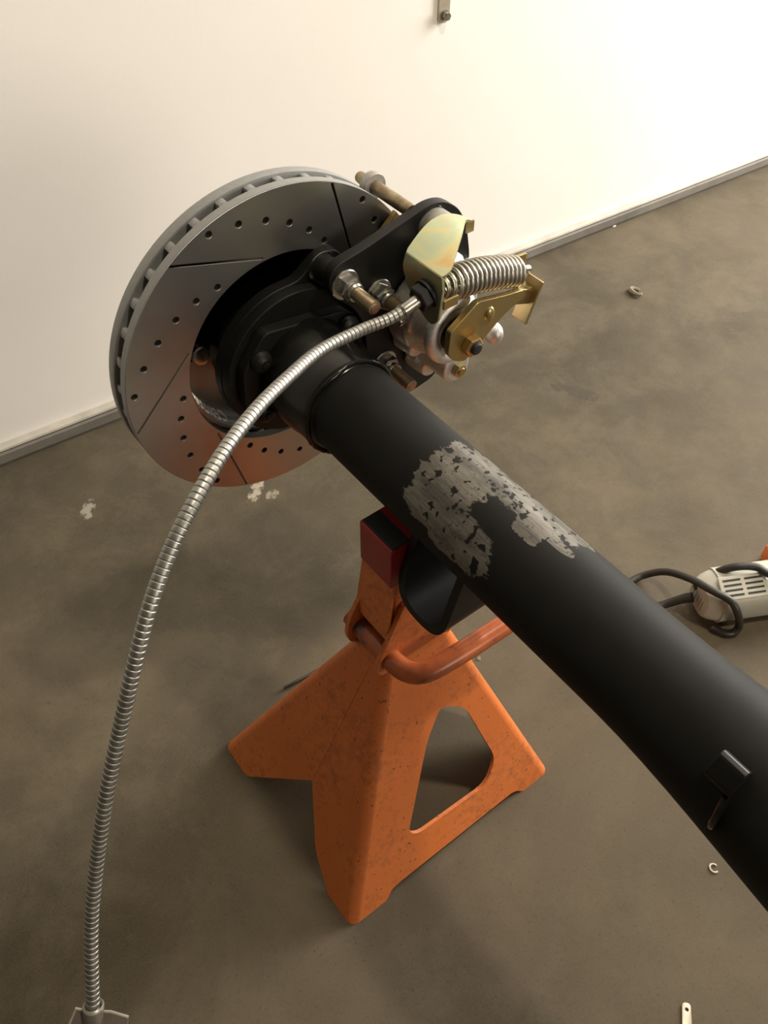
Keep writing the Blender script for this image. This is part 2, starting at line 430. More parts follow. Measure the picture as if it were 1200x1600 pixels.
for bx, bz in ((-.0435, .031), (.0435, .029), (-.047, -.022), (.047, -.026)):
    if first is None:
        first = link('flange_bolt', bolt_g, 'black_paint', ax); first.location = (bx, 0, bz)
    else: copyof(first, ax, (bx, 0, bz))
# leaf-spring perch under the tube: bent U channel
def perch():
    g = G(); t = .0075
    y0, y1, zb, zt = -.2765, -.2158, .3715, .449; r = .022
    out = rounded([(y0, zt), (y0, zb), (y1, zb), (y1, zt)], [0, .028, .034, 0], 9)
    inn = rounded([(y0 + t, zt), (y0 + t, zb + t), (y1 - t, zb + t), (y1 - t, zt)], [0, .0215, .0275, 0], 9)
    n = len(out); vs = []; fs = []
    def xe(z): u = max(0, (z - zb) / (zt - zb)); return .044 - .019 * u ** 1.3
    for sgn in (-1, 1):
        for L in (out, inn):
            for y, z in L: vs.append((sgn * xe(z), y, z))
    A, B, Cc, D = 0, n, 2 * n, 3 * n
    for i in range(n - 1):
        fs += [(A + i, A + i + 1, Cc + i + 1, Cc + i), (B + i, D + i, D + i + 1, B + i + 1), (A + i, B + i, B + i + 1, A + i + 1), (Cc + i, Cc + i + 1, D + i + 1, D + i)]
    fs += [(A, Cc, D, B), (A + n - 1, B + n - 1, D + n - 1, Cc + n - 1)]
    g.add(vs, fs); return link('spring_perch', g, 'black_paint', ax, 30)
perch()
# small bent tab welded low on the tube, near the camera
g = G(); rt = Matrix.Rotation(math.radians(-28), 3, 'Y')
pr = rounded([(-.020, .5035), (-.0310, .5185), (-.0350, .5180), (-.0425, .5055), (-.0385, .4950), (-.0300, .4940)], [0, .002, .002, .002, .002, 0], 3)
g.plate([pr], .0085, lambda a, b, c: (a, -.4925 + c, b), .0006)
link('tab_bracket', g, 'black_paint', ax)
g = G(); g.sweep(catmull([(-.0405, -.5000, .4990), (-.0450, -.5020, .4900), (-.0465, -.5030, .4800), (-.0445, -.5030, .4720)], 6), .0024, 10)
link('tab_hook', g, 'gloss_black', ax)

# ------------------------------------------------------------------ hub behind the brackets
hub = thing('axle_hub', (0, .04, ZC), 'black axle hub flange with a round stud head, inside the rotor hat', 'hub')
g = G(); g.lathe([(.058, .014), (.058, .030), (.052, .043)], (0, 0, ZC), (0, 1, 0), 64); link('hub_barrel', g, 'gloss_black', hub)
half = [(.0835 * math.cos(math.radians(q)), .0835 * math.sin(math.radians(q))) for q in range(-14, 187, 3)]
g = G(); g.plate([rounded(half, 0)], .0015, XZ(.0435), .0003); link('flange_plate', g, 'gloss_black', hub)
g = G(); g.plate([[(.079 * math.cos(math.radians(q)), .079 * math.sin(math.radians(q))) for q in range(60, 172, 3)] + [(.070 * math.cos(math.radians(q)), .070 * math.sin(math.radians(q))) for q in range(171, 59, -3)]], .0022, XZ(.0398), .001); link('flange_rib', g, 'gloss_black', hub)
g = G(); g.lathe([(.0095, 0), (.0095, .007), (.0085, .0085), (.006, .009)], (-.0635, .0422, ZC + .001), NY, 32); link('stud_head', g, 'zinc', hub)

# ------------------------------------------------------------------ brake rotor
rot = thing('brake_rotor', (0, .015, ZC), 'drilled and slotted vented brake disc with polished face, on the axle end', 'brake rotor')
RO, RI = .15, .0935
holes = []
for k in range(6):
    for j in range(6):
        a = math.radians(112.5 + 60 * k - 10.05 * j); r = .1431 - .0082 * j
        holes.append(circle(r * math.cos(a), r * math.sin(a), .0030, 14))
slots = []
for k in range(6):
    a0, a1 = math.radians(127.2 + 60 * k), math.radians(97.0 + 60 * k)
    p = Vector((.1488 * math.cos(a0), .1488 * math.sin(a0))); q = Vector((.0965 * math.cos(a1), .0965 * math.sin(a1))); d = (q - p).normalized(); nn = Vector((-d.y, d.x)) * .00085
    slots.append([tuple(v) for v in (p + nn, p - nn, q - nn, q + nn)])
g = G()
outl = circle(0, 0, RO, 180); inl = circle(0, 0, RI, 140)
g.plate([outl, inl] + holes + slots, .0006, XZ(.0006), .0003, 0)
g.plate([outl, inl] + holes, .0039, XZ(.0051), 0, 0)
for i, f in enumerate(g.f):
    a, b, c = g.v[f[0]], g.v[f[1]], g.v[f[2]]; nrm = (b - a).cross(c - a)
    if nrm.length > 0 and abs(nrm.y) / nrm.length < .8:
        rr = sum(math.hypot(g.v[j].x, g.v[j].z - ZC) for j in f) / len(f)
        g.mi[i] = 1 if rr > .1478 else 2
    elif sum(g.v[j].y for j in f) / len(f) > .0008: g.mi[i] = 2
def slotted(g):
    base = ORG['brake_rotor']; me = bpy.data.meshes.new('inboard_disc'); me.from_pydata([v - base for v in g.v], [], g.f)
    for m in ('rotor_face', 'rim_coating', 'hole_dark'): me.materials.append(M[m])
    me.polygons.foreach_set('material_index', g.mi); me.update()
    bm = bmesh.new(); bm.from_mesh(me); bmesh.ops.recalc_face_normals(bm, faces=list(bm.faces)); bm.to_mesh(me); bm.free()
    me.shade_smooth(); me.set_sharp_from_angle(angle=math.radians(30))
    o = bpy.data.objects.new('inboard_disc', me); C.objects.link(o); o.parent = rot; ORG[o.name] = base; return o
slotted(g)
g = G(); g.plate([circle(0, 0, RO, 180), circle(0, 0, .088, 140)], .0048, XZ(.0252), .0006); link('outboard_disc', g, 'rim_coating', rot, 30)
vn = None
vg = G(); vg.box((.1218, .0147, ZC), (.0535, .0116, .0080), ch=.0018)
for i in range(36):
    q = math.radians(i * 10 + 3)
    if vn is None: vn = link('vane', vg, 'vane_cast', rot, 40); vn.rotation_euler = (0, -q, 0)
    else: copyof(vn, rot, None, (0, -q, 0))
# vanes were built around the rotor's axis: their origin is the thing's own, so turning them about Y spaces them out
hg = G(); hg.ring([(.0895, .012), (.0862, .046), (.030, .0465), (.030, .053), (.0925, .053), (.0925, .012)], (0, 0, ZC), (0, 1, 0), 120)
hg.mi = [0 if 120 <= i < 240 else (1 if i < 120 else 0) for i in range(len(hg.f))]
link('hat', hg, ['bare_steel_face', 'hat_cast'], rot, 18)
# cast lettering on the hat's inner wall
fc = bpy.data.curves.new('t', 'FONT'); fc.body = 'CENTRIC'; fc.size = .0165; fc.extrude = .0007; fc.space_character = 1.22
fo = bpy.data.objects.new('t', fc); C.objects.link(fo)
dg = bpy.context.evaluated_depsgraph_get(); fm = bpy.data.meshes.new_from_object(fo.evaluated_get(dg)); bpy.data.objects.remove(fo)
xs = [v.co.x for v in fm.vertices]; x0, x1 = min(xs), max(xs)
lg = G(); vs = []
for v in fm.vertices:
    a = math.radians(-130) - (v.co.x - x0) / (x1 - x0) * .62; y = .0335 - v.co.y * 1.45; r = (.0895 - (y - .012) * .097) - .0008 - v.co.z
    vs.append((r * math.cos(a), y, ZC + r * math.sin(a)))
lg.add(vs, [tuple(p.vertices) for p in fm.polygons]); link('lettering', lg, 'letter_glint', rot, 0, 'raised cast letters')

# ------------------------------------------------------------------ caliper bracket: adapter ring, retainer, plate, hardware
br = thing('caliper_bracket', (.04, -.02, ZC), 'black caliper mounting bracket plates bolted up beside the rotor', 'bracket')
def lobed(R, lobes, n=180, sig=4):
    rr = []
    for i in range(n):
        q = 2 * PI * i / n; r = R
        for cx, cz, rho in lobes:
            c = math.hypot(cx, cz); d = q - math.atan2(cz, cx)
            if math.cos(d) > 0 and abs(math.sin(d)) < rho / c: r = max(r, c * math.cos(d) + math.sqrt(rho ** 2 - (c * math.sin(d)) ** 2))
        rr.append(r)
    sm = []
    for i in range(n):
        ws = [(math.exp(-.5 * (k / sig) ** 2), max(R, rr[(i + k) % n])) for k in range(-9, 10)]
        sm.append(max(R, sum(a * b for a, b in ws) / sum(a for a, b in ws)))
    return [(sm[i] * math.cos(2 * PI * i / n), sm[i] * math.sin(2 * PI * i / n)) for i in range(n)]
g = G(); g.plate([lobed(.070, [(.0415, .071, .0195), (.079, -.027, .015), (.072, .0515, .013)], sig=3)], .0055, XZ(-.0052), .0008); link('adapter_ring', g, 'black_paint', br)
g = G(); g.plate([circle(0, 0, .0697, 120)], .0055, XZ(-.0165), .0007); link('retainer_ring', g, 'black_paint', br)
pl = rounded([(.024, .086), (.030, .0935), (.06, .0985), (.10, .108), (.125, .1145), (.142, .1125), (.158, .101), (.169, .083), (.176, .05), (.176, 0), (.165, -.05), (.14, -.075), (.112, -.080), (.085, -.06), (.066, -.03), (.060, 0), (.058, .025), (.047, .047), (.035, .0575), (.0262, .066), (.0225, .076)], .008, 4)
g = G(); g.plate([pl, circle(.131, .093, .0175, 32)], .005, XZ(-.036), .0008); link('bracket_plate', g, 'black_paint', br)
N = [(.038, .074), (.072, .0515), (.079, -.027)]
g = G(); g.lathe([(.0115, 0), (.0115, .021)], (N[0][0], -.0105, ZC + N[0][1]), NY, 32)
sp = link('spacer_sleeve', g, 'black_paint', br)
g = G(); g.ring([(.0108, 0), (.0145, 0), (.0145, .0012), (.0108, .0012)], (N[0][0], -.0107, ZC + N[0][1]), NY, 40); link('spacer_washer', g, 'zinc', br)
for i, (bx, bz) in enumerate(N):
    o = (bx, -.0412, ZC + bz)
    g = G(); g.ring([(.0062, 0), (.0135, 0), (.0135, .0015), (.0128, .0022), (.0062, .0022)], o, NY, 36); link('washer', g, 'zinc', br)
    g = G(); g.hexn((bx, -.0434, ZC + bz), NY, .0185, .0095, 0, .3 + i * .4); g.lathe([(.0078, .0), (.0082, .0035), (.0072, .0055)], (bx, -.0529, ZC + bz), NY, 24)
    link('lock_nut', g, 'zinc', br, 25)
    L = (.0245, .014, .0245)[i]; g = G(); prof = []
    k = 0.
    while k < L: prof += [(.0054, k), (.0059, k + .0006)]; k += .0012
    prof += [(.0054, L), (.0040, L + .001)]
    g.lathe(prof, (bx, -.0575, ZC + bz), NY, 20); sd = link('stud', g, 'worn_gold', br, 60)
    g = G(); g.lathe([(.0039, 0), (.0039, .0006)], (bx, -.0585 - L, ZC + bz), NY, 16); link('stud_end', g, 'rust_tip', sd)

# ------------------------------------------------------------------ brake caliper
ca = thing('brake_caliper', (.12, -.06, ZC), 'cast aluminium brake caliper with gold parking-brake lever and return spring', 'brake caliper')
g = G()
def cyl(x, z, r0, r1, y0, y1, n=28): g.lathe([(r0, -y0), (r1, -y1)], (x, 0, ZC + z), NY, n)
cyl(.121, .022, .040, .038, -.042, -.066); cyl(.119, .024, .038, .029, -.064, -.088); cyl(.117, .027, .027, .025, -.085, -.101)
g.box((.112, -.068, ZC + .066), (.030, .044, .052), ch=.006)
cyl(.121, -.019, .0165, .0150, -.050, -.0945); cyl(.113, -.031, .012, .010, -.043, -.068); cyl(.0985, -.003, .012, .010, -.043, -.066); cyl(.0915, .028, .011, .010, -.043, -.072)
g.box((.119, -.075, ZC - .004), (.026, .036, .034), ch=.004)
g.ell((.1665, -.090, ZC - .003), (.0085, .011, .011)); g.box((.150, -.082, ZC + .004), (.036, .016, .018), ch=.003)
# C-shaped ridge round the lever pivot
arc = [(.112 + .0275 * math.cos(math.radians(q)), -.098, ZC + .031 + .0275 * math.sin(math.radians(q))) for q in range(70, 291, 8)]
g.sweep(arc, .0062, 12)
# bridge over the disc and the outboard half
g.box((.168, .0, ZC + .022), (.022, .112, .050), ch=.005); g.box((.146, .048, ZC + .004), (.060, .020, .050), ch=.006)
remesh(g, .0013, 5, 'cast_aluminium', 'casting', ca)
g = G(); g.lathe([(.0163, .030), (.0163, .054), (.0150, .0565), (.010, .0575)], (.131, 0, ZC + .093), NY, 36); link('cylinder_boss', g, 'grey_cast', ca)
# sheet-metal cable bracket: vertical face with the cable hole, domed top
g = G()
vf = rounded([(-.074, .106), (-.118, .106), (-.120, .095), (-.119, .088), (-.117, .066), (-.111, .058), (-.104, .058), (-.092, .064), (-.078, .076), (-.070, .092)], [.001, .001, .002, .002, .003, .005, .005, .004, .004, .005], 4)
g.plate([vf, circle(-.1015, .083, .0055, 20)], .0012, lambda a, b, c: (.0757 + c, a, ZC + b), .0003)
cb = link('cable_bracket', g, 'pale_gold', ca)
g = G()
top = rounded([(.0750, -.0735), (.087, -.070), (.103, -.066), (.121, -.064), (.134, -.067), (.145, -.073), (.1425, -.0765), (.134, -.0765), (.127, -.083), (.115, -.094), (.103, -.1035), (.090, -.1135), (.0825, -.1185), (.0750, -.1185)], [.001, .004, .005, .006, .004, .002, .002, .003, .004, .006, .006, .005, .003, .001], 4)
def topmap(a, b, c):
    u = (a - .075) / .07; return (a, b, ZC + .1055 + .016 * math.sin(max(0, min(1, u)) * PI * .82) - .006 * max(0, u) + c - .010 * max(0, -(b + .085)) / .03 * u)
# dense grid so that the dome can bend
def gridplate(outline, fmap, th, nx=26):
    g = G(); xs = [p[0] for p in outline]; a0, a1 = min(xs), max(xs); rows = []
    for i in range(nx + 1):
        x = a0 + (a1 - a0) * (i / nx); x = min(max(x, a0 + 1e-5), a1 - 1e-5); ys = []
        for p, q in zip(outline, outline[1:] + outline[:1]):
            if (p[0] - x) * (q[0] - x) < 0: ys.append(p[1] + (q[1] - p[1]) * (x - p[0]) / (q[0] - p[0]))
        lo, hi = min(ys), max(ys); rows.append([(x, lo + (hi - lo) * j / 8) for j in range(9)])
    vs = [fmap(x, y, s) for s in (th / 2, -th / 2) for r in rows for x, y in r]; n = (nx + 1) * 9; fs = []
    for i in range(nx):
        for j in range(8):
            q = (i * 9 + j, i * 9 + j + 1, (i + 1) * 9 + j + 1, (i + 1) * 9 + j); fs += [q, tuple(n + k for k in reversed(q))]
    def side(ids):
        for a, b in zip(ids, ids[1:]): fs.append((a, b, n + b, n + a))
    side([i * 9 for i in range(nx + 1)]); side([i * 9 + 8 for i in range(nx, -1, -1)]); side(list(range(8, -1, -1))); side([nx * 9 + j for j in range(9)])
    g.add(vs, fs); return g
link('bracket_top', gridplate(top, topmap, .0022), 'pale_gold', cb, 40)
g = G(); g.box((.1405, -.0750, ZC + .1055), (.0080, .0022, .010), ch=.0006); link('bracket_lip', g, 'gold_zinc', cb)
g = G(); g.box((.0850, -.1185, ZC + .0800), (.0150, .0022, .0085), ch=.0006); link('bracket_foot', g, 'gold_zinc', cb)
# lever
YL = -.118
lv = rounded([(.0885, .0485), (.1160, .0665), (.150, .0595), (.168, .0570), (.173, .049), (.156, .0440), (.1440, .0375), (.1195, .0190), (.1075, .0105), (.0945, .0165), (.0872, .0262)], [.002, .003, .004, .004, .003, .006, .006, .004, .003, .003, .003], 3)
g = G(); g.plate([lv], .0030, lambda a, b, c: (a, -.1150 + c, ZC + b), .0005); la = link('lever_arm', g, 'gold_zinc', ca)
g = G(); g.lathe([(.0165, 0), (.0165, .014)], (.1095, -.100, ZC + .029), NY, 32); link('pivot_spacer', g, 'rubber_black', la)
g = G(); g.hexn((.1100, YL, ZC + .0285), NY, .0165, .0085, 0, .25); link('pivot_nut', g, 'gold_zinc', la, 20)
g = G(); g.lathe([(.0056, 0), (.0056, .0020), (.0045, .0032), (.002, .0036)], (.1100, YL - .0085, ZC + .0285), NY, 24); link('pivot_screw', g, 'rubber_black', la)
g = G(); g.ell((.1305, YL + .0005, ZC + .0488), (.0052, .0036, .0075)); link('lever_dimple', g, 'gold_zinc', la)
rt = Matrix.Rotation(math.radians(20), 3, 'Y')
g = G(); g.box((.1805, -.1130, ZC + .0400), (.0030, .0175, .0400), rt, ch=.0006); g.box((.1722, -.1135, ZC + .0470), (.022, .005, .014), rt, ch=.001); link('lever_fork', g, 'gold_zinc', la)
g = G(); g.box((.1795, -.0985, ZC + .0630), (.0115, .0028, .027), Matrix.Rotation(math.radians(5), 3, 'Y'), ch=.0006); g.box((.178, -.106, ZC + .051), (.010, .018, .0028), ch=.0005); link('lever_tab', g, 'gold_zinc', la)
# return spring, tapering towards the cable bracket
A = Vector((.0855, -.1030, ZC + .0855)); B = Vector((.1715, -.1030, ZC + .0660)); d = (B - A).normalized(); e1 = Vector((0, 1, 0)); e2 = d.cross(e1); turns = 17; n = turns * 22; pts = []
for i in range(n + 1):
    u = i / n; r = .0062 + (.0122 - .0062) * min(1, u / .16) ** .8; r += .0005 * math.sin(u * PI)
    q = 2 * PI * turns * u; pts.append(A.lerp(B, .02 + .98 * u) + Vector((0, 0, .0035 * math.sin(u * PI))) + (e1 * math.cos(q) + e2 * math.sin(q)) * r)
g = G(); g.sweep(pts, .00185, 8); link('return_spring', g, 'spring_steel', ca, 180)
g = G(); g.sweep([A - d * .006, B + d * .016], .0017, 10); g.lathe([(.0035, 0), (.0035, .006)], B + d * .010, d, 14); link('cable_core', g, 'steel', ca)
# slide pin over the disc, pads, small bolt
g = G(); g.lathe([(.0052, -.031), (.0058, -.028), (.0058, .0335), (.0050, .041), (.0045, .042)], (.1145, 0, ZC + .1078), (0, 1, 0), 24); sp = link('slide_pin', g, 'worn_gold', ca)
g = G(); g.ring([(.0060, .0185), (.0112, .0185), (.0118, .0205), (.0112, .0265), (.0060, .0270)], (.1145, 0, ZC + .1078), (0, 1, 0), 36); link('pin_washer', g, 'grey_cast', sp)
def sector(r0, r1, a0, a1):
    return [(r1 * math.cos(math.radians(q)), r1 * math.sin(math.radians(q))) for q in range(a0, a1 + 1, 3)] + [(r0 * math.cos(math.radians(q)), r0 * math.sin(math.radians(q))) for q in range(a1, a0 - 1, -3)]
g = G(); g.plate([sector(.108, .1505, -6, 42)], .0028, XZ(-.0125), .0005); bp = link('brake_pad', g, 'gold_zinc', ca)
g = G(); g.plate([sector(.109, .1475, -4, 40)], .0044, XZ(-.0050), .0004); link('pad_lining', g, 'rubber_black', bp)
g = G(); g.hexn((.1215, -.0945, ZC - .0195), NY, .0125, .006, 0, .2); g.lathe([(.004, 0), (.0035, .0012)], (.1215, -.1005, ZC - .0195), NY, 12); link('caliper_bolt', g, 'gold_zinc', ca, 20)
g = G(); g.lathe([(.0058, 0), (.0062, .004), (.0045, .007), (.0045, .013), (.003, .015)], (.0815, -.066, ZC + .0395), (-.75, -.45, .1), 16); link('bleed_screw', g, 'zinc', ca, 40)

# ------------------------------------------------------------------ brake cable
cpts = [(.0620, -.1020, ZC + .0800), (.040, -.100, .5420), (.0128, -.0985, .5420), (-.0316, -.1077, .5489), (-.0728, -.1292, .5585), (-.1124, -.1529, .5673), (-.15, -.1768, .5704), (-.1856, -.1982, .5630), (-.2119, -.2108, .5468), (-.2369, -.2239, .5243), (-.2607, -.2349, .4905), (-.2819, -.2427, .4537), (-.3063, -.2539, .4129), (-.3324, -.2675, .3628), (-.3533, -.2818, .3216), (-.376, -.3051, .2733), (-.3808, -.3105, .2620)]
bc = thing('brake_cable', (-.4, -.335, 0), 'steel spiral-wound parking brake cable arching from the caliper down to the lower left', 'cable')
path = catmull(cpts, 12); fine = resample(path, .0043 / 8)
def prad(i):
    k = i % 8; return (.00425, .00474, .00480, .00480, .00480, .00480, .00480, .00474)[k]
g = G(); g.sweep(fine, prad, 20); link('conduit', g, 'conduit_steel', bc, 28)
s0 = Vector(cpts[0]); dx = (Vector((.0745, -.102, ZC + .0830)) - s0).normalized()
g = G(); g.lathe([(.0050, -.012), (.0053, -.010), (.0053, .0035)], s0, dx, 24); link('ferrule', g, 'steel', bc, 40)
g = G(); g.hexn(s0 + dx * .003, dx, .0195, .0085, 0, .2); g.lathe([(.0125, 0), (.0125, .0025)], s0 + dx * .0112, dx, 28); link('lock_collar', g, 'rubber_black', bc, 25)
e0 = Vector(cpts[-1]); de = (fine[-1] - fine[-30]).normalized()
g = G(); g.ring([(.0052, -.006), (.0070, -.007), (.0073, -.004), (.0072, .034), (.0052, .034)], e0, de, 28); ec = link('end_collar', g, ['bracket_clear'], bc, 40)
g = G(); g.ring([(.0055, -.0075), (.0066, -.0085), (.0074, -.0070), (.0072, -.0055), (.0056, -.0060)], e0, de, 28); link('collar_rim', g, 'bracket_edge', ec, 60)
# bracket plates either side of the collar
vd = Vector((0, 0, -1)); rr = R_.copy(); rr.z = 0; rr.normalize(); ff = Vector((rr.y, -rr.x, 0)) * -1
pn = Vector((-.42, -.50, .76)).normalized(); pb = (vd - pn * vd.dot(pn)).normalized(); pa_ = pb.cross(pn) * -1
def bmap(a, b, c): return e0 + pa_ * a + pb * b + pn * c
g = G(); g.plate([[(-.0060, -.002), (-.0125, -.003), (-.0160, .006), (-.020, .022), (-.021, .045), (-.0060, .045)]], .0008, bmap, .0002); g.plate([[(.0060, -.002), (.012, -.002), (.0245, .001), (.0235, .02), (.0225, .045), (.0060, .045)]], .0008, bmap, .0002); eb = link('end_bracket', g, 'bracket_clear', bc)
g = G()
for pa in ([(-.0060, -.002), (-.0125, -.003), (-.0160, .006), (-.020, .022), (-.021, .045)], [(.0060, -.002), (.012, -.002), (.0245, .001)]):
    g.sweep([bmap(a, b, 0) for a, b in pa], .0011, 8)
link('bracket_rim', g, 'bracket_edge', eb)
g = G(); g.sweep(catmull([e0 + de * .03, e0 + de * .08, e0 + de * .16 + Vector((0, 0, -.02)), (-.45, -.40, .06), (-.47, -.43, .003), (-.52, -.47, .0026)], 10), .0024, 10); link('inner_cable', g, 'cord_rubber', bc, 60)

# ------------------------------------------------------------------ jack stand
js = thing('jack_stand', (-.0257, -.1844, 0), 'scuffed orange steel jack stand with red saddle, standing under the axle', 'jack stand')
def cen(z): return -.0257 + .0405 * z, -.1844 - .0406 * z
def hx(z): return .141 - .383 * z
def hy(z): return .1273 - .388 * z
ZT = .268; RC = .010
def face(side):
    def f(a, b, c):   # a = -1..1 scaled offset across the face in metres at height b, c = depth outwards
        cx, cy = cen(b)
        if side == '-y': return (a, cy - hy(b) - c, b)
        if side == '+y': return (a, cy + hy(b) + c, b)
        if side == '-x': return (cx - hx(b) - c, a, b)
        return (cx + hx(b) + c, a, b)
    return f
def yfront(): 
    L = lambda z: cen(z)[0] - hx(z) + RC; Rr = lambda z: cen(z)[0] + hx(z) - RC
    o = [(L(ZT), ZT), (L(.0), .0), (-.148, .0), (-.1205, .0), (-.112, .009), (-.1, .0105), (.058, .0105), (.066, .008), (.074, .0), (.090, .0), (Rr(0), 0), (Rr(ZT), ZT)]
    h = rounded([(-.006, .190), (.021, .170), (.046, .077), (.028, .050), (-.066, .055), (-.076, .066), (-.030, .160)], [.010, .013, .012, .014, .010, .008, .010], 5)
    return rounded(o, [0, 0, 0, .004, .004, 0, 0, .003, .003, 0, 0, 0], 4), h
def xside():
    L = lambda z: cen(z)[1] - hy(z) + RC; Rr = lambda z: cen(z)[1] + hy(z) - RC
    o = [(L(ZT), ZT), (L(0), 0), (-.268, 0), (-.262, .006), (-.2325, .026), (-.1925, .091), (-.108, .002), (-.100, 0), (Rr(0), 0), (Rr(ZT), ZT)]
    return rounded(o, [0, 0, 0, .003, .01, .003, .003, 0, 0, 0], 4)
g = G(); th = .0018
def inset(side):
    f = face(side); return lambda a, b, c: f(a, b, c - th)
o, h = yfront(); g.plate([o, h], th, inset('-y')); g.plate([o, h], th, inset('+y'))
o = xside(); g.plate([o], th, inset('-x')); g.plate([o], th, inset('+x'))
bd = link('body', g, 'orange_paint', js, 20)
# rounded fold lines down the four corners and the pressed seam on the side panel
for sx, sy, nm in ((-1, -1, 'fold'), (1, -1, 'fold'), (-1, 1, 'fold'), (1, 1, 'fold')):
    g = G(); vs = []; fs = []; na = 8; nz = 6
    for rr_ in (RC, RC - 2 * th):
        for k in range(nz + 1):
            z = ZT * k / nz; cx, cy = cen(z)
            for q in range(na + 1):
                a = PI / 2 * q / na; vs.append((cx + sx * (hx(z) - RC + rr_ * math.cos(a)), cy + sy * (hy(z) - RC + rr_ * math.sin(a)), z))
    m = (nz + 1) * (na + 1); w_ = na + 1
    for k in range(nz):
        for q in range(na):
            f4 = (k * w_ + q, k * w_ + q + 1, (k + 1) * w_ + q + 1, (k + 1) * w_ + q); fs += [f4, tuple(m + i for i in reversed(f4))]
        for q in (0, na): fs.append((k * w_ + q, (k + 1) * w_ + q, m + (k + 1) * w_ + q, m + k * w_ + q))
    for q in range(na):
        for k in (0, nz): fs.append((k * w_ + q, k * w_ + q + 1, m + k * w_ + q + 1, m + k * w_ + q))
    g.add(vs, fs); link('corner_fold', g, 'orange_paint', bd, 30)
g = G(); pts = []
for k in range(9):
    z = .092 + (.255 - .092) * k / 8; cx, cy = cen(z); pts.append((cx - hx(z) + .0006, -.1925 + (-.2 + .1925) * k / 8, z))
g.sweep(pts, .0012, 8); link('panel_seam', g, 'orange_paint', bd, 60)
# tower plates
def tower(side):
    g = G()
    if side < 0:
        o = rounded([(-.034, .352), (.006, .352), (.019, .30), (.0235, ZT - .004), (-.030, ZT - .012), (-.046, .2625), (-.0600, .2640), (-.0640, .2780), (-.0600, .2900)], [.003, .004, .004, .001, .006, .006, .009, .008, .006], 4)
        g.plate([o, circle(-.0475, .2790, .0102, 20)], .0024, lambda a, b, c: (a, -.2162 - .08 * (ZT - b) * (1 if b < ZT else 0) + c, b), .0005)
    else:
        o = rounded([(-.034, .352), (.006, .352), (.019, .30), (.0235, ZT - .004), (-.030, ZT - .010), (-.047, .2580), (-.0600, .2640), (-.0640, .2820), (-.0590, .3040)], [.003, .004, .004, .001, .006, .006, .009, .008, .006], 4)
        g.plate([o], .0024, lambda a, b, c: (a, -.1715 + c, b), .0005)
    return link('tower_plate', g, 'orange_paint', js)
tower(-1); tower(1)
g = G(); g.plate([rounded([(-.1715, .386), (-.2130, .386), (-.2138, .308), (-.1685, .308)], .002, 3)], .0016, lambda a, b, c: (-.0405 + (.386 - b) * -.10 + c, a, b), .0004); link('mast_guard', g, 'orange_paint', js)
g = G(); g.box((-.0165, -.1925, .326), (.046, .040, .116), ch=.003); link('ratchet_mast', g, 'orange_paint', js)
# pivot rod and release handle in one bent bar
hp = catmull([(-.0480, -.160, .2830), (-.0480, -.19, .2830), (-.0480, -.212, .2830), (-.0478, -.226, .2838), (-.0450, -.2385, .2850), (-.0365, -.2475, .2860), (-.018, -.2520, .2870), (.02, -.2545, .2880), (.07, -.2560, .2890), (.125, -.2570, .2900)], 10)
g = G(); g.sweep(hp, .0100, 18); link('release_handle', g, 'orange_rod', js, 60)
# red saddle: flat-topped horns with a shallow notch for the tube, rubber on the horns
g = G()
sd = [(-.0462, .4285), (-.0462, .3815), (-.030, .3790), (.024, .3790), (.040, .3815), (.040, .4285), (.026, .4290), (.014, .4300), (-.006, .4300), (-.0260, .4290)]
g.plate([rounded(sd, .0012, 2)], .0206, lambda a, b, c: (a, -.1940 + c, b), .0006); sa = link('saddle', g, 'red_paint', js)
g = G(); g.plate([rounded([(-.0445, .4288), (-.0275, .4293), (-.0275, .4308), (-.0445, .4303)], .0004, 2)], .0195, lambda a, b, c: (a, -.1945 + c, b), .0002); link('saddle_pad', g, 'rubber_black', sa)

# ------------------------------------------------------------------ small power tool on the floor at the right
gd = Vector((.885, -.466, 0)).normalized(); gp = Vector((.466, .885, 0)).normalized(); up = Vector((0, 0, 1)); GO = Vector((.4245, -.2665, .0320))
tl = thing('power_tool', (GO.x + .08, GO.y - .04, 0), 'off-white corded power tool with dark vent slots, lying on the floor', 'power tool')
def tp(a, b, c): return GO + gd * a + gp * b + up * c
def sq(r, n=40, e=.55):
    out = []
    for i in range(n):
        q = 2 * PI * i / n; c, s_ = math.cos(q), math.sin(q); out.append((r * math.copysign(abs(c) ** e, c) * 1.0, r * math.copysign(abs(s_) ** e, s_) * .98))
    return out
def toolsec(prof, e=.62):
    g = G(); n = 40; vs = []; fs = []
    for a, r in prof: vs += [tp(a, p, q) for p, q in sq(r, n, e)]
    m = len(prof)
    for j in range(m - 1):
        for i in range(n): k = (i + 1) % n; fs.append((j * n + i, j * n + k, (j + 1) * n + k, (j + 1) * n + i))
    fs += [tuple(range(n)), tuple((m - 1) * n + i for i in range(n))]
    g.add(vs, fs); return g
link('housing', toolsec([(.020, .0305), (.0205, .0318), (.10, .0318), (.16, .0300), (.20, .026), (.203, .024)]), 'tool_white', tl, 35)
link('end_cap', toolsec([(.0, .0200), (.001, .0225), (.008, .0265), (.0195, .0300)]), 'tool_white', tl, 35)
g = G()
for k in range(5):
    b = -.012 + k * .006; g.box(tp(.0008, b, -.004), (.0022, .0020, .018), Matrix((gd, gp, up)).transposed())
link('cap_grille', g, 'tool_grey', tl, 0)
g = G(); g.lathe([(.0045, -.001), (.0045, .0012)], tp(0, .013, .006), -gd, 16); link('cap_screw', g, 'rubber_black', tl)
vm = None
nrm = (up * .92 - gp * .39).normalized(); tang = gd.cross(nrm)
